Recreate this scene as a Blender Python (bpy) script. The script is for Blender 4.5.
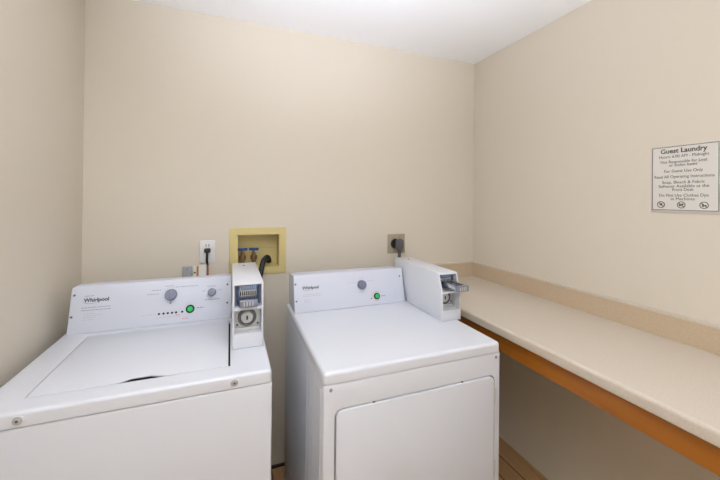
import bpy, bmesh, math, random
from mathutils import Vector, Matrix, Euler
random.seed(7)
SC = bpy.context.scene
COL = SC.collection
for o in list(bpy.data.objects): bpy.data.objects.remove(o)

# ---------------------------------------------------------------- camera
cam_d = bpy.data.cameras.new('camera')
cam = bpy.data.objects.new('camera', cam_d); COL.objects.link(cam); SC.camera = cam
F = 337.39
cam_d.sensor_width = 36.0; cam_d.lens = F / 720 * 36.0
cam_d.shift_y = -(240 - 196.75) / 720
cam_d.clip_start = 0.02
yaw, pitch, roll = 0.3675, 0.0057, 0.0096
fw = Vector((math.sin(yaw) * math.cos(pitch), math.cos(yaw) * math.cos(pitch), math.sin(pitch)))
ri = Vector((math.cos(yaw), -math.sin(yaw), 0)); up = ri.cross(fw)
R2 = ri * math.cos(roll) + up * math.sin(roll); U2 = up * math.cos(roll) - ri * math.sin(roll)
M = Matrix((R2, U2, -fw)).transposed().to_4x4()
M.translation = Vector((-1.5176, -1.8323, 1.4237))
cam.matrix_world = M

# ---------------------------------------------------------------- world, exposure
W = bpy.data.worlds.new('world'); SC.world = W; W.use_nodes = True
W.node_tree.nodes['Background'].inputs[0].default_value = (1, 0.98, 0.95, 1)
W.node_tree.nodes['Background'].inputs[1].default_value = 0.3
SC.view_settings.view_transform = 'Standard'; SC.view_settings.look = 'None'
SC.view_settings.exposure = 0.0; SC.view_settings.gamma = 1.0
SC.view_settings.use_curve_mapping = False

LAMP_E = 19.0            # ceiling fixture diffuser
DOOR_E = 5.0  # light coming through the doorway behind the camera
BOUNCE_E = 17.0          # added light thrown up at the ceiling from beside the camera            
LIGHT_COL = (1.0, 1.0, 1.0)
def area(name, loc, rot, sx, sy, power, col=LIGHT_COL, spread=180):
    l = bpy.data.lights.new(name, 'AREA'); l.shape = 'RECTANGLE'; l.size = sx; l.size_y = sy
    l.energy = power; l.color = col; l.spread = math.radians(spread)
    o = bpy.data.objects.new(name, l); COL.objects.link(o); o.location = loc; o.rotation_euler = rot
    return o
area('doorway_light', (-0.85, -2.98, 1.15), (math.radians(90), 0, 0), 0.85, 1.9, DOOR_E)
area('added_bounce_light', (-1.5, -2.0, 1.3), (math.radians(147), 0, math.radians(-20)), 0.6, 0.6, BOUNCE_E, (.93, 1.0, 1.22), 86)  # no real fixture, added behind the camera to brighten the ceiling

# ---------------------------------------------------------------- helpers
def srgb(r, g, b):
    f = lambda c: (c / 255 / 12.92) if c / 255 <= .04045 else ((c / 255 + .055) / 1.055) ** 2.4
    return (f(r), f(g), f(b), 1)

def mat(name, col, rough=.5, metal=0.0, bump=0.0, bscale=200, spots=None, sscale=300, coat=0.0, emit=None, estr=1, spec=.5):
    m = bpy.data.materials.new(name); m.use_nodes = True
    nt = m.node_tree; b = nt.nodes['Principled BSDF']
    b.inputs['Base Color'].default_value = col; b.inputs['Roughness'].default_value = rough
    b.inputs['Metallic'].default_value = metal; b.inputs['Coat Weight'].default_value = coat
    b.inputs['Specular IOR Level'].default_value = spec
    tc = nt.nodes.new('ShaderNodeTexCoord')
    if bump:
        n = nt.nodes.new('ShaderNodeTexNoise'); n.inputs['Scale'].default_value = bscale; n.inputs['Detail'].default_value = 3
        bp = nt.nodes.new('ShaderNodeBump'); bp.inputs['Strength'].default_value = bump; bp.inputs['Distance'].default_value = .002
        nt.links.new(tc.outputs['Object'], n.inputs['Vector']); nt.links.new(n.outputs['Fac'], bp.inputs['Height'])
        nt.links.new(bp.outputs['Normal'], b.inputs['Normal'])
    if spots:
        n = nt.nodes.new('ShaderNodeTexNoise'); n.inputs['Scale'].default_value = sscale; n.inputs['Detail'].default_value = 4
        r = nt.nodes.new('ShaderNodeValToRGB')
        r.color_ramp.elements[0].position = .35; r.color_ramp.elements[0].color = spots
        r.color_ramp.elements[1].position = .6; r.color_ramp.elements[1].color = col
        nt.links.new(tc.outputs['Object'], n.inputs['Vector']); nt.links.new(n.outputs['Fac'], r.inputs['Fac'])
        nt.links.new(r.outputs['Color'], b.inputs['Base Color'])
    if emit:
        b.inputs['Emission Color'].default_value = emit; b.inputs['Emission Strength'].default_value = estr
    return m

M_WALL = mat('painted_wall', srgb(221, 211, 193), .75, bump=.25, bscale=260)
M_CEIL = mat('ceiling_paint', srgb(250, 250, 249), .85, bump=.3, bscale=180)
M_TRIM = mat('trim_paint', srgb(192, 158, 112), .5)
M_DARKTRIM = mat('dark_caulk', srgb(52, 38, 26), .7)
M_WHITE = mat('white_enamel', srgb(219, 221, 226), .32, bump=.03, bscale=400, coat=.15)
M_CONS = mat('console_enamel', srgb(212, 215, 224), .4)
M_GAP = mat('dark_gap', srgb(40, 40, 44), .8)
M_COUNT = mat('cream_laminate', srgb(210, 198, 181), .38, spots=srgb(203, 190, 171), sscale=220)
M_SPLASH = mat('shaded_tan_laminate', srgb(204, 183, 154), .45, spots=srgb(198, 175, 146), sscale=220)  # tan, with the upright face's shade put into the colour
M_CHROME = mat('chrome', srgb(200, 202, 206), .18, 1.0)
M_STEEL = mat('brushed_steel', srgb(170, 170, 170), .38, 1.0)
M_SCREW = mat('screw_metal', srgb(112, 112, 118), .4, .4)
M_BOLT = mat('bright_bolt', srgb(200, 200, 204), .3, .5)
M_BLUEP = mat('blue_plastic', srgb(92, 130, 184), .35)
M_BLUEH = mat('blue_valve_paint', srgb(20, 82, 158), .4)
M_DKBLUE = mat('slate_blue_plate', srgb(70, 84, 118), .4, .3)
M_BRASS = mat('brass', srgb(150, 122, 84), .4, .7)
M_BLACK = mat('black_rubber', srgb(26, 26, 28), .5)
M_DGREY = mat('dark_grey_plastic', srgb(88, 86, 88), .5)
M_KNOB = mat('grey_knob', srgb(134, 137, 156), .35, .3)
M_GREYP = mat('grey_print', srgb(146, 147, 160), .6)
M_LGREYP = mat('light_grey_print', srgb(188, 189, 200), .6)
M_LOGO = mat('logo_print', srgb(84, 86, 92), .5)
M_PINK = mat('red_print', srgb(236, 150, 158), .6)
M_GREEN = mat('green_button', srgb(24, 190, 92), .35, emit=srgb(20, 200, 90), estr=.25)
M_GREENRING = mat('dark_green_ring', srgb(8, 52, 34), .4)
M_IND = mat('indicator_lens', srgb(40, 36, 52), .3)
M_CREAM = mat('yellow_cream_plastic', srgb(216, 198, 136), .5)
M_PLATE = mat('white_plate', srgb(232, 231, 228), .4)
M_BEIGEPL = mat('beige_steel_plate', srgb(170, 158, 138), .45, .1)
M_GREYBOX = mat('grey_box', srgb(166, 166, 166), .5)
M_LOCK = mat('lock_plate', srgb(205, 205, 202), .38, .25)
M_HANDLE = mat('grey_blue_metal', srgb(138, 144, 162), .3, .6)
M_RECESS = mat('recess_grey', srgb(150, 155, 176), .5)
M_SIGN = mat('sign_face', srgb(222, 217, 208), .45)
M_ACRYL = mat('sign_backing', srgb(205, 199, 189), .25)
M_INK = mat('sign_ink', srgb(74, 70, 66), .6)
M_REDCORD = mat('red_brown_cord', srgb(146, 92, 70), .5)
M_ORANGE = mat('orange_print', srgb(196, 132, 34), .6)
M_LAMP = mat('lamp_diffuser', srgb(250, 250, 248), .5, emit=(.94, 1.0, 1.04, 1), estr=LAMP_E)

def wood(name, c1, c2, rough, axis, scale):
    m = bpy.data.materials.new(name); m.use_nodes = True; nt = m.node_tree; b = nt.nodes['Principled BSDF']
    tc = nt.nodes.new('ShaderNodeTexCoord'); mp = nt.nodes.new('ShaderNodeMapping')
    s = [scale] * 3; s[axis] = scale * .08; mp.inputs['Scale'].default_value = s
    n = nt.nodes.new('ShaderNodeTexNoise'); n.inputs['Scale'].default_value = 1; n.inputs['Detail'].default_value = 6; n.inputs['Distortion'].default_value = .6
    r = nt.nodes.new('ShaderNodeValToRGB'); r.color_ramp.elements[0].position = .3; r.color_ramp.elements[1].position = .7
    r.color_ramp.elements[0].color = c1; r.color_ramp.elements[1].color = c2
    nt.links.new(tc.outputs['Object'], mp.inputs[0]); nt.links.new(mp.outputs[0], n.inputs['Vector'])
    nt.links.new(n.outputs['Fac'], r.inputs['Fac']); nt.links.new(r.outputs['Color'], b.inputs['Base Color'])
    b.inputs['Roughness'].default_value = rough
    return m
M_WOOD = wood('honey_wood', srgb(162, 94, 20), srgb(182, 115, 34), .4, 1, 30)

def floor_mat():
    m = bpy.data.materials.new('wood_look_tile'); m.use_nodes = True; nt = m.node_tree; b = nt.nodes['Principled BSDF']
    tc = nt.nodes.new('ShaderNodeTexCoord'); mp = nt.nodes.new('ShaderNodeMapping'); mp.inputs['Rotation'].default_value = (0, 0, math.radians(90))
    br = nt.nodes.new('ShaderNodeTexBrick')
    br.inputs['Color1'].default_value = srgb(206, 164, 118); br.inputs['Color2'].default_value = srgb(186, 144, 100)
    br.inputs['Mortar'].default_value = srgb(112, 82, 54); br.inputs['Scale'].default_value = 1
    br.inputs['Mortar Size'].default_value = .004; br.inputs['Brick Width'].default_value = .6; br.inputs['Row Height'].default_value = .1
    mp2 = nt.nodes.new('ShaderNodeMapping'); mp2.inputs['Scale'].default_value = (40, 3, 40)
    n = nt.nodes.new('ShaderNodeTexNoise'); n.inputs['Scale'].default_value = 1; n.inputs['Detail'].default_value = 6
    mx = nt.nodes.new('ShaderNodeMixRGB'); mx.blend_type = 'MULTIPLY'; mx.inputs[0].default_value = .5
    r = nt.nodes.new('ShaderNodeValToRGB'); r.color_ramp.elements[0].color = (.6, .55, .5, 1); r.color_ramp.elements[0].position = .3; r.color_ramp.elements[1].position = .65
    L = nt.links.new
    L(tc.outputs['Object'], mp.inputs[0]); L(mp.outputs[0], br.inputs['Vector'])
    L(tc.outputs['Object'], mp2.inputs[0]); L(mp2.outputs[0], n.inputs['Vector']); L(n.outputs['Fac'], r.inputs['Fac'])
    L(br.outputs['Color'], mx.inputs[1]); L(r.outputs['Color'], mx.inputs[2]); L(mx.outputs[0], b.inputs['Base Color'])
    b.inputs['Roughness'].default_value = .4
    return m
M_FLOOR = floor_mat()

# --- mesh helpers
def add_box(bm, x0, x1, y0, y1, z0, z1, bev=0.0, seg=2):
    t = bmesh.new()
    bmesh.ops.create_cube(t, size=1)
    for v in t.verts:
        v.co = Vector(((x0 + x1) / 2 + v.co.x * (x1 - x0), (y0 + y1) / 2 + v.co.y * (y1 - y0), (z0 + z1) / 2 + v.co.z * (z1 - z0)))
    if bev: bmesh.ops.bevel(t, geom=t.edges[:], offset=bev, segments=seg, affect='EDGES', profile=.5)
    merge(bm, t)

def merge(bm, t, mtx=None):
    if mtx is not None: bmesh.ops.transform(t, matrix=mtx, verts=t.verts)
    vm = {v: bm.verts.new(v.co) for v in t.verts}
    for f in t.faces:
        try:
            nf = bm.faces.new([vm[v] for v in f.verts]); nf.smooth = f.smooth
        except ValueError: pass
    t.free()

def box(x0, x1, y0, y1, z0, z1, bev=0.0, seg=2):
    bm = bmesh.new(); add_box(bm, x0, x1, y0, y1, z0, z1, bev, seg); return bm

def lathe(profile, seg=32, mtx=None, bm=None):
    """profile: [(radius, height)], spun about local z"""
    own = bm is None
    t = bmesh.new(); rings = []
    for r, h in profile:
        if r < 1e-6: rings.append([t.verts.new((0, 0, h))])
        else: rings.append([t.verts.new((r * math.cos(2 * math.pi * i / seg), r * math.sin(2 * math.pi * i / seg), h)) for i in range(seg)])
    for a, b in zip(rings, rings[1:]):
        for i in range(seg):
            j = (i + 1) % seg
            if len(a) == 1 and len(b) == 1: continue
            if len(a) == 1: t.faces.new((a[0], b[i], b[j]))
            elif len(b) == 1: t.faces.new((a[i], a[j], b[0]))
            else: t.faces.new((a[i], a[j], b[j], b[i]))
    bmesh.ops.recalc_face_normals(t, faces=t.faces)
    if own: bm = bmesh.new()
    merge(bm, t, mtx)
    return bm

def prism(poly, a0, a1, axis='x', bev=0.0, seg=2):
    """extrude a polygon along an axis. axis x: poly in (y,z); y: (x,z); z: (x,y)"""
    t = bmesh.new()
    def P(p, a):
        return {'x': (a, p[0], p[1]), 'y': (p[0], a, p[1]), 'z': (p[0], p[1], a)}[axis]
    A = [t.verts.new(P(p, a0)) for p in poly]; B = [t.verts.new(P(p, a1)) for p in poly]
    t.faces.new(A); t.faces.new(B[::-1]); n = len(poly)
    for i in range(n):
        j = (i + 1) % n; t.faces.new((A[i], B[i], B[j], A[j]))
    bmesh.ops.recalc_face_normals(t, faces=t.faces)
    if bev: bmesh.ops.bevel(t, geom=t.edges[:], offset=bev, segments=seg, affect='EDGES', profile=.5)
    return t

def tube(pts, r, seg=12, smooth=True, bm=None):
    """swept tube through a Catmull-Rom path"""
    P = [Vector(p) for p in pts]; path = []
    for i in range(len(P) - 1):
        p0 = P[max(i - 1, 0)]; p1 = P[i]; p2 = P[i + 1]; p3 = P[min(i + 2, len(P) - 1)]
        for k in range(8):
            t = k / 8
            path.append(.5 * ((2 * p1) + (p2 - p0) * t + (2 * p0 - 5 * p1 + 4 * p2 - p3) * t * t + (3 * p1 - p0 - 3 * p2 + p3) * t ** 3))
    path.append(P[-1])
    if bm is None: bm = bmesh.new()
    rings = []; u = None
    for i, p in enumerate(path):
        d = (path[min(i + 1, len(path) - 1)] - path[max(i - 1, 0)]).normalized()
        if u is None: u = d.orthogonal().normalized()
        u = (u - d * u.dot(d)).normalized(); v = d.cross(u)
        rings.append([bm.verts.new(p + u * math.cos(2 * math.pi * k / seg) * r + v * math.sin(2 * math.pi * k / seg) * r) for k in range(seg)])
    for a, b in zip(rings, rings[1:]):
        for k in range(seg): bm.faces.new((a[k], a[(k + 1) % seg], b[(k + 1) % seg], b[k]))
    bm.faces.new(rings[0][::-1]); bm.faces.new(rings[-1])
    return bm

def obj(name, bm, m, parent=None, smooth=True, mtx=None):
    me = bpy.data.meshes.new(name)
    if mtx is not None: bmesh.ops.transform(bm, matrix=mtx, verts=bm.verts)
    bmesh.ops.recalc_face_normals(bm, faces=bm.faces)
    bm.to_mesh(me); bm.free()
    me.materials.append(m)
    o = bpy.data.objects.new(name, me); COL.objects.link(o)
    if smooth:
        for p in me.polygons: p.use_smooth = True
        me.set_sharp_from_angle(angle=math.radians(32))
    put(o, parent)
    return o

def world_of(o):
    m = Matrix.Translation(o.location)
    return world_of(o.parent) @ o.matrix_parent_inverse @ m if o.parent else m
def put(o, parent):
    """meshes are written in world metres, then given their thing's base as origin"""
    if parent:
        o.parent = parent; o.matrix_parent_inverse = world_of(parent).inverted()

def cut(o, bms):
    """subtract solids from an object"""
    for b in bms:
        bmesh.ops.recalc_face_normals(b, faces=b.faces)
        me = bpy.data.meshes.new('cutter'); b.to_mesh(me); b.free(); c = bpy.data.objects.new('cutter', me); COL.objects.link(c)
        md = o.modifiers.new('b', 'BOOLEAN'); md.operation = 'DIFFERENCE'; md.object = c; md.solver = 'EXACT'
        bpy.context.view_layer.update()
        dg = bpy.context.evaluated_depsgraph_get()
        nm = bpy.data.meshes.new_from_object(o.evaluated_get(dg))
        o.modifiers.clear(); old = o.data; o.data = nm; nm.name = old.name; bpy.data.meshes.remove(old)
        bpy.data.objects.remove(c); bpy.data.meshes.remove(me)
        for p in o.data.polygons: p.use_smooth = True
        o.data.set_sharp_from_angle(angle=math.radians(32))

def thing(name, loc, label, cat, group=None):
    o = bpy.data.objects.new(name, None); COL.objects.link(o); o.location = loc; o.empty_display_size = .05
    o['label'] = label; o['category'] = cat
    if group: o['group'] = group
    return o
def struct(name, bm, m, smooth=False):
    o = obj(name, bm, m, None, smooth); o['kind'] = 'structure'; return o

def frame_mtx(origin, xdir, ydir):
    x = Vector(xdir).normalized(); y = Vector(ydir).normalized(); z = x.cross(y)
    m = Matrix((x, y, z)).transposed().to_4x4(); m.translation = Vector(origin); return m

def text(body, size, mtx, m, parent, name='lettering', align='CENTER', fit=None, depth=.0003, bold=0.0, shear=0.0):
    c = bpy.data.curves.new(name, 'FONT'); c.body = body; c.size = size; c.align_x = align; c.align_y = 'CENTER'
    c.extrude = depth; c.offset = bold; c.shear = shear; c.resolution_u = 3
    t = bpy.data.objects.new('t', c); COL.objects.link(t); bpy.context.view_layer.update()
    me = bpy.data.meshes.new_from_object(t.evaluated_get(bpy.context.evaluated_depsgraph_get()))
    bpy.data.objects.remove(t); bpy.data.curves.remove(c)
    xs = [v.co.x for v in me.vertices]; s = 1.0
    if fit and xs: s = fit / (max(xs) - min(xs))
    me.transform(mtx @ Matrix.Diagonal((s, 1, 1, 1)))
    me.name = name; me.materials.clear(); me.materials.append(m)
    o = bpy.data.objects.new(name, me); COL.objects.link(o); put(o, parent); return o

# ---------------------------------------------------------------- the room
WX0, H, YF = -2.126, 2.332, -3.0     # left wall, ceiling height, wall behind the camera
struct('floor', box(WX0 - .1, .1, YF - .1, .1, -.05, 0), M_FLOOR)
struct('ceiling', box(WX0 - .1, .1, YF - .1, .1, H, H + .05), M_CEIL)
# back wall with the opening for the recessed laundry box
wb = bmesh.new(); hx0, hx1, hz0, hz1 = -1.484, -1.266, 1.052, 1.238
add_box(wb, WX0 - .1, hx0, 0, .1, 0, H); add_box(wb, hx1, .1, 0, .1, 0, H)
add_box(wb, hx0, hx1, 0, .1, 0, hz0); add_box(wb, hx0, hx1, 0, .1, hz1, H)
struct('wall_back', wb, M_WALL)
struct('wall_left', box(WX0 - .1, WX0, YF - .1, 0, 0, H), M_WALL)
struct('wall_right', box(0, .1, YF - .1, 0, 0, H), M_WALL)
# wall behind the camera with an open doorway
wf = bmesh.new()
add_box(wf, WX0, -1.3, YF - .1, YF, 0, H); add_box(wf, -.4, 0, YF - .1, YF, 0, H); add_box(wf, -1.3, -.4, YF - .1, YF, 2.05, H)
struct('wall_front', wf, M_WALL)
struct('trim_1', box(WX0, 0, -.012, 0, 0, .011), M_DARKTRIM)
struct('baseboard_right', box(-.008, 0, YF, -.012, 0, .014, .003), M_TRIM)

# ceiling lamp (above and behind the camera)
lamp = thing('ceiling_lamp', (-1.7, -2.4, H), 'white rectangular ceiling lamp with a glowing diffuser above the machines', 'lamp')
lb = obj('lamp_body', box(-2.0, -1.4, -2.6, -2.2, H - .03, H, .004), M_WHITE, lamp)
obj('diffuser', box(-1.98, -1.42, -2.58, -2.22, H - .085, H - .03, .02, 3), M_LAMP, lamp)

# ---------------------------------------------------------------- appliance pieces
def console(x0, x1, yb, yt, yback, zd, L_left_chamfer, parent, zback=None):
    """sloped control console; returns its object, the face matrix and the face length"""
    ang_len = None
    zt = zd + parent_h
    zb = zt - .004 if zback is None else zback
    poly = [(yb, zd), (yt, zt), (yback, zb), (yback, zd)]
    bm = prism(poly, x0, x1, 'x', 0)
    if L_left_chamfer:
        c = L_left_chamfer
        cutb = prism([(x0 - .01, zt - c), (x0 - .01, zt + .05), (x0 + c * 1.1 + .02, zt + .05), (x0 + c * 1.1, zt + .0005)], yb - .1, yback + .1, 'y')
    bmesh.ops.bevel(bm, geom=bm.edges[:], offset=.0035, segments=3, affect='EDGES', profile=.5)
    o = obj('console', bm, M_CONS, parent)
    if L_left_chamfer: cut(o, [cutb])
    fy = Vector((0, yt - yb, zt - zd)).normalized()
    return o, (lambda x, t, d=0.0: frame_mtx(Vector((x, yb, zd)) + fy * t + Vector((1, 0, 0)).cross(fy) * d, (1, 0, 0), fy))

def bars(face, spec, m, parent, name='print_line'):
    """rows of fine print too small to read, one strip per word"""
    for x0, x1, t, h in spec:
        bm = bmesh.new(); x = x0
        while x < x1 - .002:
            w = min(random.uniform(.005, .013), x1 - x)
            b = box(0, w, -h / 2, h / 2, 0, .0004); merge(bm, b, face(x, t, .0001)); x += w + .0022
        obj(name, bm, m, parent, False)

def screw(face_m, r, parent, name='screw', m=None):
    bm = lathe([(0, .0026), (r * .55, .0024), (r * .9, .0016), (r, 0), (r, -.001)], 20, face_m)
    o = obj(name, bm, m or M_SCREW, parent)
    return o

def ring(r0, r1, h, mtx, a0=0, a1=360, seg=48):
    bm = bmesh.new(); t = bmesh.new(); n = seg; V = []
    full = abs(a1 - a0) >= 360
    for i in range(n + (0 if full else 1)):
        a = math.radians(a0 + (a1 - a0) * i / n); c, s = math.cos(a), math.sin(a)
        V.append([t.verts.new((r0 * c, r0 * s, 0)), t.verts.new((r1 * c, r1 * s, 0)), t.verts.new((r1 * c, r1 * s, h)), t.verts.new((r0 * c, r0 * s, h))])
    for i in range(n):
        A, B = V[i], V[(i + 1) % len(V)]
        for k in range(4): t.faces.new((A[k], A[(k + 1) % 4], B[(k + 1) % 4], B[k]))
    merge(bm, t, mtx); return bm

def knob(face, x, t, r, parent, m=M_KNOB, pointer=True):
    bm = lathe([(r * 1.02, 0), (r * 1.02, .004), (r * .96, .006), (r * .88, .020), (r * .8, .0225), (0, .023)], 40, face(x, t))
    if pointer:
        b = box(-r * .16, r * .16, -r * .86, r * .86, .021, .030, .001); merge(bm, b, face(x, t))
    return obj('knob', bm, m, parent)

def button(face, x, t, parent, s=1.0):
    o = obj('start_button_ring', lathe([(.0165 * s, 0), (.0165 * s, .003), (.0145 * s, .005), (.0105 * s, .005), (.0105 * s, 0)], 36, face(x, t)), M_GREENRING, parent)
    o = obj('start_button', lathe([(.0100 * s, 0), (.0100 * s, .005), (.0085 * s, .0075), (0, .008)], 32, face(x, t)), M_GREEN, parent)
    o['label'] = 'green start button'

def logo(face, x, t, w, parent):
    text('Whirlpool', w * .235, face(x, t), M_LOGO, parent, 'logo', fit=w, bold=w * .009, depth=.0004)
    # the oval swoosh that loops round the first letters
    b = ring(.0, .0, .0, face(x, t)) ; b.free()
    sw = bmesh.new(); pts = []
    for i in range(40):
        a = math.radians(100 + 235 * i / 39)
        pts.append(face(x - w * .20, t) @ Vector((w * .34 * math.cos(a), w * .155 * math.sin(a), .0004)))
    for i in range(39):
        wd = w * .008 * math.sin(math.pi * (i + .5) / 39) + w * .002
        a, c = pts[i], pts[i + 1]; n = (face(x, t).to_3x3() @ Vector((0, 1, 0))) * wd
        vs = [sw.verts.new(q) for q in (a - n, c - n, c + n, a + n)]; sw.faces.new(vs)
    obj('logo_swoosh', sw, M_GREYP, parent, False)

def coin_box(x0, x1, yf, yb, zd, h, parent, lean, reach, rise):
    """coin meter housing bolted on top of a machine, cheeks standing proud of a recessed face"""
    zt = zd + h; k = h / .22
    prof = [(yb, zd + .0005), (yb, zt), (yf, zt), (yf - lean, zd + .128 * k), (yf - lean - .002, zd + .0005)]
    bm = prism(prof, x0, x1, 'x', .0025, 2)
    o = obj('coin_box', bm, M_WHITE, parent)
    w0, w1 = x0 + .006, x1 - .006
    up0, up1 = zd + .137 * k, zt - .007
    lo0, lo1 = zd + .050 * k, zd + .129 * k
    cut(o, [box(w0, w1, yf - .1, yf + .032, up0, up1), box(w0, w1, yf - .1, yf + .028, lo0, lo1)])
    xc = (x0 + x1) / 2
    yu = yf + .032; yl = yf + .028
    # upper recess: slide mechanism
    obj('mechanism_plate', box(w0, w1, yu - .004, yu, up0, up1), M_RECESS, o)
    mb = bmesh.new()
    add_box(mb, xc - .030, xc + .030, yu - .020, yu - .004, up1 - .020, up1 - .003, .002)
    obj('mechanism_head', mb, M_BLUEP, o)
    cb = bmesh.new()
    for i in range(9): add_box(cb, xc - .027 + i * .0062, xc - .0245 + i * .0062, yu - .0225, yu - .020, up1 - .018, up1 - .005)
    obj('comb', cb, M_CHROME, o)
    sb = bmesh.new()
    add_box(sb, xc - .036, xc - .028, yu - .020, yu - .004, up0 + .008, up1 - .010, .002)
    add_box(sb, xc + .028, xc + .036, yu - .020, yu - .004, up0 + .008, up1 - .010, .002)
    add_box(sb, xc - .032, xc + .032, yu - .014, yu - .004, up0 + .004, up0 + .014, .002)
    obj('slide_guide', sb, M_DKBLUE, o)
    pz0, pz1 = up1 - .043, up1 - .022
    obj('slot_plate', box(xc - .031, xc + .031, yu - .016, yu - .004, pz0, pz1, .002), M_LOCK, o)
    sp_ = bmesh.new()
    for i in range(8): add_box(sp_, xc - .0262 + i * .0068, xc - .0222 + i * .0068, yu - .0168, yu - .0155, pz0 + .003, pz1 - .003)
    obj('coin_openings', sp_, M_BLACK, o)
    # the push slide itself
    zs = up0 + rise; tip = yf - reach
    sl = bmesh.new()
    add_box(sl, xc - .0235, xc + .0235, tip + .012, yu - .004, zs, zs + .0045, .001)
    add_box(sl, xc - .0255, xc - .0215, tip + .01, yu - .01, zs - .006, zs + .011, .001)
    add_box(sl, xc + .0215, xc + .0255, tip + .01, yu - .01, zs - .006, zs + .011, .001)
    obj('coin_slide', sl, M_CHROME, o)
    obj('slide_handle', box(xc - .029, xc + .029, tip, tip + .016, zs - .011, zs + .013, .003, 3), M_HANDLE, o)
    ss = bmesh.new()
    for i in range(7):
        a = xc - .0200 + i * .0062
        add_box(ss, a, a + .0030, tip + .018, min(tip + .052, yu - .022), zs + .0040, zs + .0052)
    obj('coin_slots', ss, M_BLACK, o)
    sf = bmesh.new()
    for i in range(4):
        a = xc - .016 + i * .0092
        add_box(sf, a, a + .0035, tip - .0006, tip + .001, zs - .007, zs + .008)
    obj('handle_slots', sf, M_LOCK, o)
    # lower recess: lock plate
    obj('lock_plate', box(w0 + .002, w1 - .002, yl - .006, yl, lo0 + .012, lo1 - .002, .001), M_LOCK, o)
    obj('plate_ledge', box(w0 + .001, w1 - .001, yl - .016, yl, lo0, lo0 + .012, .0015), M_LOCK, o)
    m = frame_mtx((xc - .002, yl - .006, (lo0 + lo1) / 2 + .006), (1, 0, 0), (0, 0, 1))
    obj('lock_ring', lathe([(.031, 0), (.031, .004), (.028, .007), (.0235, .007), (.0215, .002), (.0215, 0)], 44, m), M_SCREW, o)
    obj('lock', lathe([(.0205, 0), (.0205, .006), (.0185, .009), (0, .009)], 40, m), M_LOCK, o)
    obj('keyhole', box(-.0028, .0028, -.0075, .0065, .0088, .0098, .0004), M_BLACK, o, mtx=m)
    for s in (-1, 1):
        screw(frame_mtx((xc + s * .034, yl - .006, lo0 + .020), (1, 0, 0), (0, 0, 1)), .004, o)
    screw(frame_mtx((xc - .004, yb - .07, zt), (1, 0, 0), (0, 1, 0)), .0045, o, m=M_SCREW)
    return o

def slab(x0, x1, y0, y1, z0, z1, r=.010):
    """deck panel with rounded top edges and corners"""
    t = bmesh.new(); bmesh.ops.create_cube(t, size=1)
    for v in t.verts:
        v.co = Vector(((x0 + x1) / 2 + v.co.x * (x1 - x0), (y0 + y1) / 2 + v.co.y * (y1 - y0), (z0 + z1) / 2 + v.co.z * (z1 - z0)))
    e = [e for e in t.edges if not all(abs(v.co.z - z0) < 1e-5 for v in e.verts)]
    bmesh.ops.bevel(t, geom=e, offset=r, segments=5, affect='EDGES', profile=.5)
    return t

# ---------------------------------------------------------------- washing machine
wx0, wx1, wy0, wy1, wz, wl = -2.084, -1.396, -.8026, -.115, .9144, .036
ws = thing('washing_machine', ((wx0 + wx1) / 2, (wy0 + wy1) / 2, 0), 'white top-loading coin washing machine with closed lid in the left corner', 'washing machine')
cab = obj('cabinet', box(wx0, wx1 + .0015, wy0 + .001, wy1, .03, wz - wl - .003, .006, 3), M_WHITE, ws)
obj('seam', box(wx0 + .010, wx1 - .010, wy0 + .010, wy1 - .01, wz - wl - .004, wz - wl), M_GAP, ws)
deck = obj('deck', slab(wx0, wx1, wy0, wy1, wz - wl, wz), M_WHITE, ws)
lx0, lx1, ly0, ly1 = -1.992, -1.517, -.738, -.338
cut(deck, [box(lx0 - .0022, lx1 + .006, ly0 - .0012, ly1 + .002, wz - .016, wz + .02)])
notch = [(lx0, ly0), (-1.800, ly0), (-1.785, ly0 + .007), (-1.770, ly0 + .017), (-1.722, ly0 + .017), (-1.700, ly0 + .008), (-1.680, ly0), (lx1, ly0), (lx1, ly1), (lx0, ly1)]
lid = obj('lid', prism(notch, wz - .0030, wz + .0014, 'z', .0012, 2), M_WHITE, ws)
obj('lid_recess', box(lx0 - .0018, lx1 + .0055, ly0 - .001, ly1 + .001, wz - .0155, wz - .0125), M_GAP, ws)
parent_h = .168
con, cf = console(-2.070, -1.509, -.300, -.255, -.195, wz, .014, ws)
for x, t in ((-2.059, .140), (-2.061, .062), (-1.524, .138), (-1.524, .0625)): screw(cf(x, t), .0042, con)
logo(cf, -1.988, .118, .080, con)
bars(cf, [(-2.026, -1.994, .134, .0022)], M_GREYP, con)
bars(cf, [(-2.033, -1.939, .0915, .0022), (-2.032, -1.940, .082, .0022)], M_GREYP, con)
bars(cf, [(-2.023, -1.992, .0705, .0018), (-2.023, -1.967, .0628, .0018), (-2.025, -1.985, .0555, .0018), (-2.027, -1.993, .0478, .0018)], M_LGREYP, con)
knob(cf, -1.738, .1140, .0225, con)
bars(cf, [(-1.822, -1.778, .121, .002), (-1.806, -1.770, .136, .002), (-1.760, -1.728, .149, .002), (-1.722, -1.640, .143, .002)], M_GREYP, con)
obj('dial_mark', ring(.029, .0302, .0004, cf(-1.738, .114), 60, 300), M_LGREYP, con)
obj('knob_mark', box(-.003, .003, -.036, -.028, 0, .0006, 0), M_GREYP, con, mtx=cf(-1.738, .114))
d = knob(cf, -1.585, .1110, .0165, con); d.name = 'dial'
bars(cf, [(-1.604, -1.572, .136, .0018), (-1.622, -1.608, .118, .0018), (-1.562, -1.545, .118, .0018), (-1.612, -1.556, .082, .0026)], M_GREYP, con)
button(cf, -1.6655, .0515, con)
bars(cf, [(-1.641, -1.615, .0535, .0035)], M_GREYP, con)
for x in (-1.777, -1.761, -1.746, -1.731, -1.7165, -1.6945):
    obj('indicator_light', lathe([(.0042, 0), (.0042, .0012), (0, .0018)], 16, cf(x, .0433)), M_IND, con)
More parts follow.
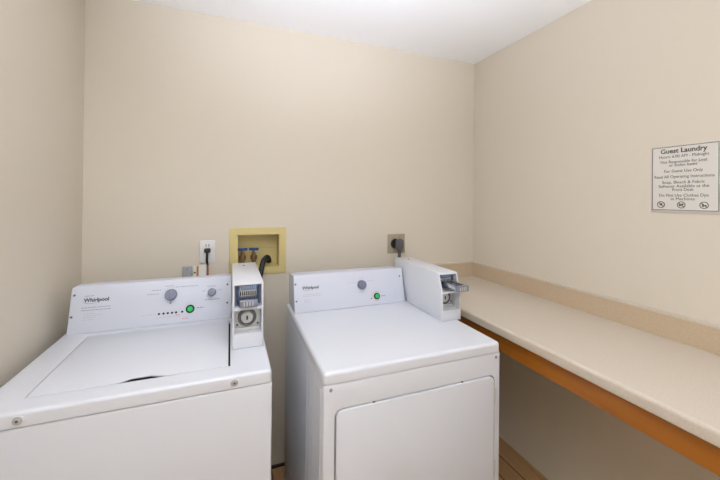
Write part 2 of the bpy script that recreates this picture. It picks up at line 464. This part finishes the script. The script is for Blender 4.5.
bars(cf, [(-1.838, -1.790, .0435, .0018), (-1.785, -1.700, .029, .0016)], M_LGREYP, con)
bars(cf, [(-1.717, -1.704, .0335, .0030), (-1.694, -1.668, .0165, .0035)], M_PINK, con)
coin_box(-1.506, -1.406, -.616, -.235, wz, .218, ws, .010, .040, .020)
for x in (-1.978, -1.500):
    m = frame_mtx((x, wy0, .8945), (1, 0, 0), (0, 0, 1))
    o = obj('front_bolt', lathe([(.0095, 0), (.0095, .0015), (.0085, .003), (.0055, .003), (.0052, .0045), (0, .005)], 24, m), M_BOLT, ws)
    obj('bolt_recess', lathe([(0, .0052), (.0032, .0052), (.0036, .0046), (0, .0046)], 16, m), M_SCREW, o)
    obj('bolt_collar', lathe([(.0125, 0), (.0125, .0015), (.0098, .0022), (.0098, 0)], 24, m), M_PLATE, o)
for x in (wx0 + .05, wx1 - .05):
    for y in (wy0 + .06, wy1 - .06):
        obj('levelling_foot', lathe([(0, 0), (.022, 0), (.022, .008), (.008, .010), (.008, .032)], 20, Matrix.Translation((x, y, 0))), M_BLACK, ws)

# ---------------------------------------------------------------- dryer
dx0, dx1, dy0, dy1, dz, dl = -1.2568, -.5975, -.8725, -.165, .9098, .0345
dr = thing('clothes_dryer', ((dx0 + dx1) / 2, (dy0 + dy1) / 2, 0), 'white front-loading coin dryer with square door, beside the folding counter', 'clothes dryer')
cab = obj('cabinet', box(dx0 + .001, dx1 + .001, dy0 + .001, dy1, .03, dz - dl - .003, .006, 3), M_WHITE, dr)
drx0, drx1, drz0, drz1 = -1.217, -.628, .235, .793
def rrect(x0, x1, z0, z1, r, n=6):
    out = []
    for cx, cz, a in ((x1 - r, z1 - r, 0), (x0 + r, z1 - r, 90), (x0 + r, z0 + r, 180), (x1 - r, z0 + r, 270)):
        for i in range(n + 1):
            b = math.radians(a + 90 * i / n); out.append((cx + r * math.cos(b), cz + r * math.sin(b)))
    return out
cut(cab, [prism(rrect(drx0 - .0045, drx1 + .0065, drz0 - .004, drz1 + .004, .024), dy0 - .05, dy0 + .020, 'y'),
          prism(rrect(-.345, -.305, .205, .219, .006), dx0 - .05, dx0 + .03, 'x')])
obj('seam', box(dx0 + .010, dx1 - .010, dy0 + .010, dy1 - .01, dz - dl - .004, dz - dl), M_GAP, dr)
obj('side_vent', prism(rrect(-.343, -.307, .206, .218, .005), dx0 + .012, dx0 + .02, 'x'), M_GAP, dr)
door = obj('door', prism(rrect(drx0, drx1, drz0, drz1, .021), dy0 - .004, dy0 + .018, 'y', .0015, 2), M_WHITE, dr)
for z0, z1 in ((.690, .752), (.435, .497)):
    hb = box(drx1 - .001, drx1 + .0045, dy0 - .006, dy0 + .004, z0, z1, .001)
    add_box(hb, drx1 + .0045, drx1 + .0125, dy0 - .0005, dy0 + .0035, z0 + .008, z1 - .008, .0008)
    h = obj('hinge', hb, M_LOCK, door)
for x in (-1.094, -.762):
    obj('bumper', box(x - .004, x + .004, dy0 + .000, dy0 + .012, drz1 - .0005, drz1 + .0025, .001), M_GAP, door)
deck = obj('top_panel', slab(dx0, dx1, dy0, dy1, dz - dl, dz, .012), M_WHITE, dr)
for x in (-1.234, -.616):
    screw(frame_mtx((x, dy0 + .001, .857), (1, 0, 0), (0, 0, 1)), .0055, dr, 'front_screw', M_GREYP)
# pressed ribs in the left side panel
for y in (-.835, -.722, -.690, -.648):
    obj('side_rib', prism([(dx0 + .0015, y - .010), (dx0 - .0022, y - .004), (dx0 - .0022, y + .004), (dx0 + .0015, y + .010)], .08, dz - dl - .03, 'z'), M_WHITE, dr)
parent_h = .160
con, cf = console(-1.245, -.690, -.333, -.290, -.175, dz, 0, dr, zback=dz + .150)
for x, t in ((-1.2365, .1266), (-1.235, .0525), (-.708, .1263)): screw(cf(x, t), .0042, con)
logo(cf, -1.168, .107, .076, con)
bars(cf, [(-1.205, -1.121, .0775, .0022), (-1.205, -1.121, .0705, .0022)], M_LGREYP, con)
bars(cf, [(-1.199, -1.169, .0570, .0018), (-1.200, -1.170, .0500, .0018), (-1.201, -1.170, .0440, .0018)], M_LGREYP, con)
knob(cf, -.918, .1005, .0215, con)
obj('dial_mark', ring(.026, .027, .0004, cf(-.918, .1005), 200, 340), M_LGREYP, con)
bars(cf, [(-.991, -.945, .114, .002), (-.930, -.905, .132, .002), (-.890, -.855, .116, .002), (-.932, -.902, .066, .002)], M_LGREYP, con)
button(cf, -.8435, .0400, con, .95)
obj('dial_mark', ring(.0215, .0228, .0004, cf(-.8435, .040), 40, 320), M_PINK, con)
obj('indicator_light', lathe([(.0032, 0), (.0032, .0012), (0, .0018)], 16, cf(-.8725, .0318)), mat('red_lens', srgb(150, 40, 60), .3), con)
bars(cf, [(-.821, -.794, .0390, .0032)], M_GREYP, con)
coin_box(-.684, -.588, -.606, -.200, dz, .198, dr, .028, .106, .029)
for x in (dx0 + .05, dx1 - .05):
    for y in (dy0 + .06, dy1 - .06):
        obj('levelling_foot', lathe([(0, 0), (.022, 0), (.022, .008), (.008, .010), (.008, .032)], 20, Matrix.Translation((x, y, 0))), M_BLACK, dr)

# ---------------------------------------------------------------- folding counter
cz, cd, ct = .9225, .5149, .038
fc = thing('folding_counter', (-cd / 2, -1.4, cz - ct), 'long cream laminate counter with honey wood apron running along the right wall', 'counter')
r = .011; prof = [(-.001, cz), (-cd + r, cz)]
for i in range(1, 9):
    a = math.radians(90 + 90 * i / 8); prof.append((-cd + r + r * math.cos(a), cz - r + r * math.sin(a)))
for i in range(0, 7):
    a = math.radians(180 + 90 * i / 6); prof.append((-cd + .006 + .006 * math.cos(a), cz - ct + .006 + .006 * math.sin(a)))
prof += [(-.001, cz - ct)]
obj('countertop', prism([(a, b) for a, b in prof], -2.95, -.001, 'y'), M_COUNT, fc)
sp, st = .091, .019
def splash(profile_axis, a0, a1):
    p = [(0, cz), (0, cz + sp), (-st + .003, cz + sp - .003), (-st, cz + sp - .006), (-st, cz)]
    return prism([(q[0] - .001, q[1] + .0003) for q in p], a0, a1, profile_axis)
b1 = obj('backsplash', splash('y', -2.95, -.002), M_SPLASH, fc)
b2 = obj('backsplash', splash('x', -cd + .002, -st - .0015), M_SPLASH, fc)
cap = lambda ax, a0, a1: prism([(-.0002, cz + sp), (-.0002, cz + sp + .003), (-st - .0008, cz + sp + .003), (-st - .0025, cz + sp + .001), (-st - .0025, cz + sp - .0055), (-st - .0012, cz + sp - .0055), (-st - .0012, cz + sp)], a0, a1, ax)
for b, ax, a0, a1 in ((b1, 'y', -2.95, -.0015), (b2, 'x', -cd + .002, -st - .004)):
    o = obj('lit_edge_strip', cap(ax, a0, a1), M_COUNT, b); o['label'] = 'added cream strip, lighter for the light on the splash top'  # added strip, light on the splash top put into its colour
obj('apron', box(-cd + .030, -cd + .049, -2.95, -.03, cz - ct - .0773, cz - ct, .0015), M_WOOD, fc)
for y in (-.35, -1.35, -2.35):
    obj('bracket', box(-cd + .049, -.002, y - .01, y + .01, cz - ct - .06, cz - ct, .001), M_WOOD, fc)

# ---------------------------------------------------------------- recessed laundry box on the back wall
lbx = thing('laundry_outlet_box', (-1.376, -.003, 1.04), 'cream yellow plastic laundry outlet box recessed in the back wall with blue-handled valves', 'outlet box')
ob = obj('frame', box(-1.518, -1.235, -.006, 0, 1.024, 1.268, .002), M_CREAM, lbx)
cut(ob, [prism(rrect(-1.478, -1.272, 1.061, 1.231, .004), -.05, .05, 'y')])
ib = obj('recess', box(-1.482, -1.268, -.0005, .09, 1.054, 1.236, .001), M_CREAM, lbx)
cut(ib, [box(-1.478, -1.272, -.05, .086, 1.061, 1.231)])
obj('shelf_ridge', box(-1.40, -1.274, .080, .086, 1.150, 1.157, .001), M_CREAM, lbx)
for x in (-1.453, -1.398):
    mt = Matrix.Translation((x, .030, 1.068))
    v = obj('valve', lathe([(.014, 0), (.014, .012), (.010, .014), (.010, .030), (.0165, .033), (.0165, .052), (.010, .056), (.010, .066), (.006, .068), (.006, .082), (0, .083)], 20, mt), M_BRASS, lbx)
    hb = lathe([(.0, 0), (.008, 0), (.009, .008), (.007, .013), (0, .014)], 20)
    add_box(hb, -.019, .019, -.0065, .0065, .002, .012, .003)
    for s in (-1, 1): lathe([(0, .001), (.0085, .001), (.0085, .0135), (0, .0135)], 16, Matrix.Translation((s * .0165, 0, 0)), hb)
    hd = obj('handle', hb, M_BLUEH, v, mtx=Matrix.Translation((x, .030, 1.146)) @ Matrix.Rotation(math.radians(8 if x < -1.42 else -20), 4, 'Z'))
    hd['label'] = 'blue handle'
# black drain hose hooked into the box, hanging down behind the washer's coin box
hs = obj('drain_hose', tube([(-1.318, .050, 1.078), (-1.322, .040, 1.098), (-1.334, .014, 1.108), (-1.354, -.026, 1.094), (-1.366, -.046, 1.050), (-1.375, -.058, .98), (-1.385, -.062, .70), (-1.39, -.060, .30), (-1.42, -.060, .06)], .0135, 14), M_BLACK)
hs['label'] = 'black ribbed drain hose hooked over the edge of the cream laundry box'; hs['category'] = 'hose'
for i, x in enumerate((-1.453, -1.398)):
    xo = -1.47 + i * .03
    h = obj('supply_hose', tube([(x, .0125, 1.080), (x, -.012, 1.081), (x - .004, -.040, 1.06), (xo, -.055, .95), (xo, -.060, .60), (xo - .02, -.060, .25), (xo - .03, -.07, .10)], .0075, 12), M_BLACK if i == 0 else M_REDCORD)
    h['category'] = 'hose'
    h['label'] = ('black water hose running down from the left valve of the laundry box', 'red-brown water hose running down from the right valve of the laundry box')[i]

# ---------------------------------------------------------------- sockets on the back wall
so = thing('wall_socket', (-1.6185, 0, 1.10), 'white duplex wall socket above the washing machine, a black cord plugged in', 'socket')
pl = box(-1.654, -1.584, -.006, 0, 1.098, 1.210, .0022, 3)
obj('plate', pl, M_PLATE, so)
for zc in (1.131, 1.178):
    obj('receptacle', prism(rrect(-1.636, -1.602, zc - .017, zc + .017, .012), -.009, -.004, 'y', .0006, 1), M_PLATE, so)
sl = bmesh.new()
for dx in (-.0065, .0065): add_box(sl, -1.619 + dx - .0018, -1.619 + dx + .0018, -.0096, -.008, 1.180, 1.192)
for dx in (-.0065, .0065): pass
obj('slot', sl, M_DKBLUE, so)
pc = thing('power_cord', (-1.619, -.012, 1.15), 'black power cord of the washer plugged into the white wall socket', 'cord')
pb = box(-1.633, -1.604, -.032, -.0095, 1.152, 1.173, .006, 3)
obj('plug', pb, M_BLACK, pc)
obj('cord', tube([(-1.6185, -.024, 1.160), (-1.6195, -.026, 1.140), (-1.620, -.022, 1.11), (-1.617, -.020, 1.092)], .0058, 10), M_BLACK, pc)
lowc = obj('cord', tube([(-1.617, -.020, 1.095), (-1.615, -.030, 1.05), (-1.615, -.05, .95), (-1.615, -.06, .60), (-1.60, -.06, .20), (-1.58, -.08, .08)], .0052, 10), M_REDCORD, pc)
lowc['label'] = 'red-brown lower cord'
tg = thing('hanging_tag', (-1.655, -.035, 1.04), 'white care tag with an orange stripe behind the washing machine console', 'tag')
obj('card', box(-1.678, -1.622, -.036, -.034, 1.000, 1.094, 0), M_PLATE, tg, False)
obj('stripe', box(-1.664, -1.655, -.0372, -.036, 1.000, 1.092, 0), M_ORANGE, tg, False)
obj('mark', box(-1.676, -1.667, -.0370, -.036, 1.058, 1.064, 0), M_BLACK, tg, False)
obj('tie', tube([(-1.640, -.035, 1.090), (-1.630, -.032, 1.098), (-1.618, -.024, 1.096)], .0012, 6), M_PLATE, tg)
gb = thing('junction_box', (-1.706, 0, 1.03), 'small grey cover box on the wall peeking over the washing machine console', 'box')
obj('cover', box(-1.728, -1.686, -.012, 0, .985, 1.088, .003), M_GREYBOX, gb)
screw(frame_mtx((-1.707, -.012, 1.076), (1, 0, 0), (0, 0, 1)), .003, gb)

ro = thing('dryer_socket', (-.575, 0, 1.10), 'square beige metal socket plate above the dryer with a round black receptacle', 'socket')
obj('plate', box(-.633, -.517, -.005, 0, 1.097, 1.212, .002), M_BEIGEPL, ro)
obj('receptacle', lathe([(.030, 0), (.030, .008), (.028, .010), (0, .010)], 36, frame_mtx((-.583, -.005, 1.155), (1, 0, 0), (0, 0, 1))), M_BLACK, ro)
for sx in (-.022, .022):
    screw(frame_mtx((-.575 + sx, -.005, 1.192), (1, 0, 0), (0, 0, 1)), .0032, ro)
dc = thing('dryer_power_cord', (-.568, -.03, 1.15), 'thick grey dryer plug and cord hanging from the square beige socket plate', 'cord')
pg = prism(rrect(-.024, .024, -.038, .030, .019), -.042, -.0165, 'y', .006, 3)
obj('plug', pg, M_DGREY, dc, mtx=Matrix.Translation((-.567, 0, 1.156)))
obj('cord', tube([(-.565, -.030, 1.125), (-.567, -.030, 1.09), (-.570, -.035, 1.0), (-.60, -.06, .8), (-.66, -.08, .3), (-.70, -.10, .15)], .0095, 12), M_DGREY, dc)

# ---------------------------------------------------------------- sign on the right wall
sg = thing('wall_sign', (-.002, -1.12, 1.39), 'printed Guest Laundry rules sign on the right wall above the counter', 'sign')
sy0, sy1, sz0, sz1 = -1.0265, -1.2165, 1.3925, 1.6255
def sm(y, z, d=0.0): return frame_mtx((-.0052 - d, y, z), (0, -1, 0), (0, 0, 1))
obj('holder', box(-.0035, -.0002, sy1 - .006, sy0 + .004, sz0 - .010, sz1 + .003, .0008), M_ACRYL, sg)
obj('sheet', box(-.005, -.0035, sy1, sy0, sz0, sz1), M_SIGN, sg, False)
bb = bmesh.new(); e = .0016
for a in ((sy1, sy0, sz1 - e, sz1), (sy1, sy0, sz0, sz0 + e), (sy0 - e, sy0, sz0, sz1), (sy1, sy1 + e, sz0, sz1)):
    add_box(bb, -.0056, -.005, *a)
obj('border', bb, M_INK, sg, False)
LN = [('Guest Laundry', .955, .0235, .70, .0006), ('Hours: 6:00 AM - Midnight', .858, .0150, .75, .0002), ('Not Responsible for Lost', .775, .0150, .70, .0002),
      ('or Stolen Items', .722, .0150, .42, .0002), ('For Guest Use Only', .628, .0150, .58, .0002), ('Read All Operating Instructions', .540, .0150, .90, .0002),
      ('Soap, Bleach & Fabric', .452, .0150, .64, .0002), ('Softener Available at the', .390, .0150, .76, .0002), ('Front Desk', .335, .0150, .32, .0002),
      ('Do Not Use Clothes Dye', .248, .0150, .74, .0002), ('in Machines', .192, .0150, .36, .0002)]
sw_, sh_ = sy0 - sy1, sz1 - sz0; yc = (sy0 + sy1) / 2 + .002
for body, f, size, wd, bold in LN:
    text(body, size, sm(yc, sz0 + sh_ * (f - .015 if f < .95 else .93)), M_INK, sg, 'lettering', fit=wd * sw_, bold=bold if size > .02 else 0, depth=.0002)
for k, fx in enumerate((.15, .47, .80)):
    m = sm(sy0 - sw_ * fx, sz0 + sh_ * .085)
    bm = ring(.0100, .0122, .0005, m)
    for ang in (45,):
        merge(bm, box(-.0105, .0105, -.0011, .0011, 0, .0006), m @ Matrix.Rotation(math.radians(-ang), 4, 'Z'))
    if k == 0:   # small crossed garment shape
        merge(bm, box(-.0055, .0055, -.001, .001, 0, .0006), m @ Matrix.Rotation(math.radians(35), 4, 'Z'))
        merge(bm, box(-.004, .004, .001, .0045, 0, .0006), m)
    elif k == 1:
        merge(bm, box(-.007, -.001, -.004, .002, 0, .0006), m); merge(bm, box(.001, .006, -.001, .005, 0, .0006), m)
    else:
        merge(bm, box(-.005, -.001, -.006, .005, 0, .0006), m); merge(bm, box(.0015, .007, -.003, .0005, 0, .0006), m)
    obj('symbol', bm, M_INK, sg, False)
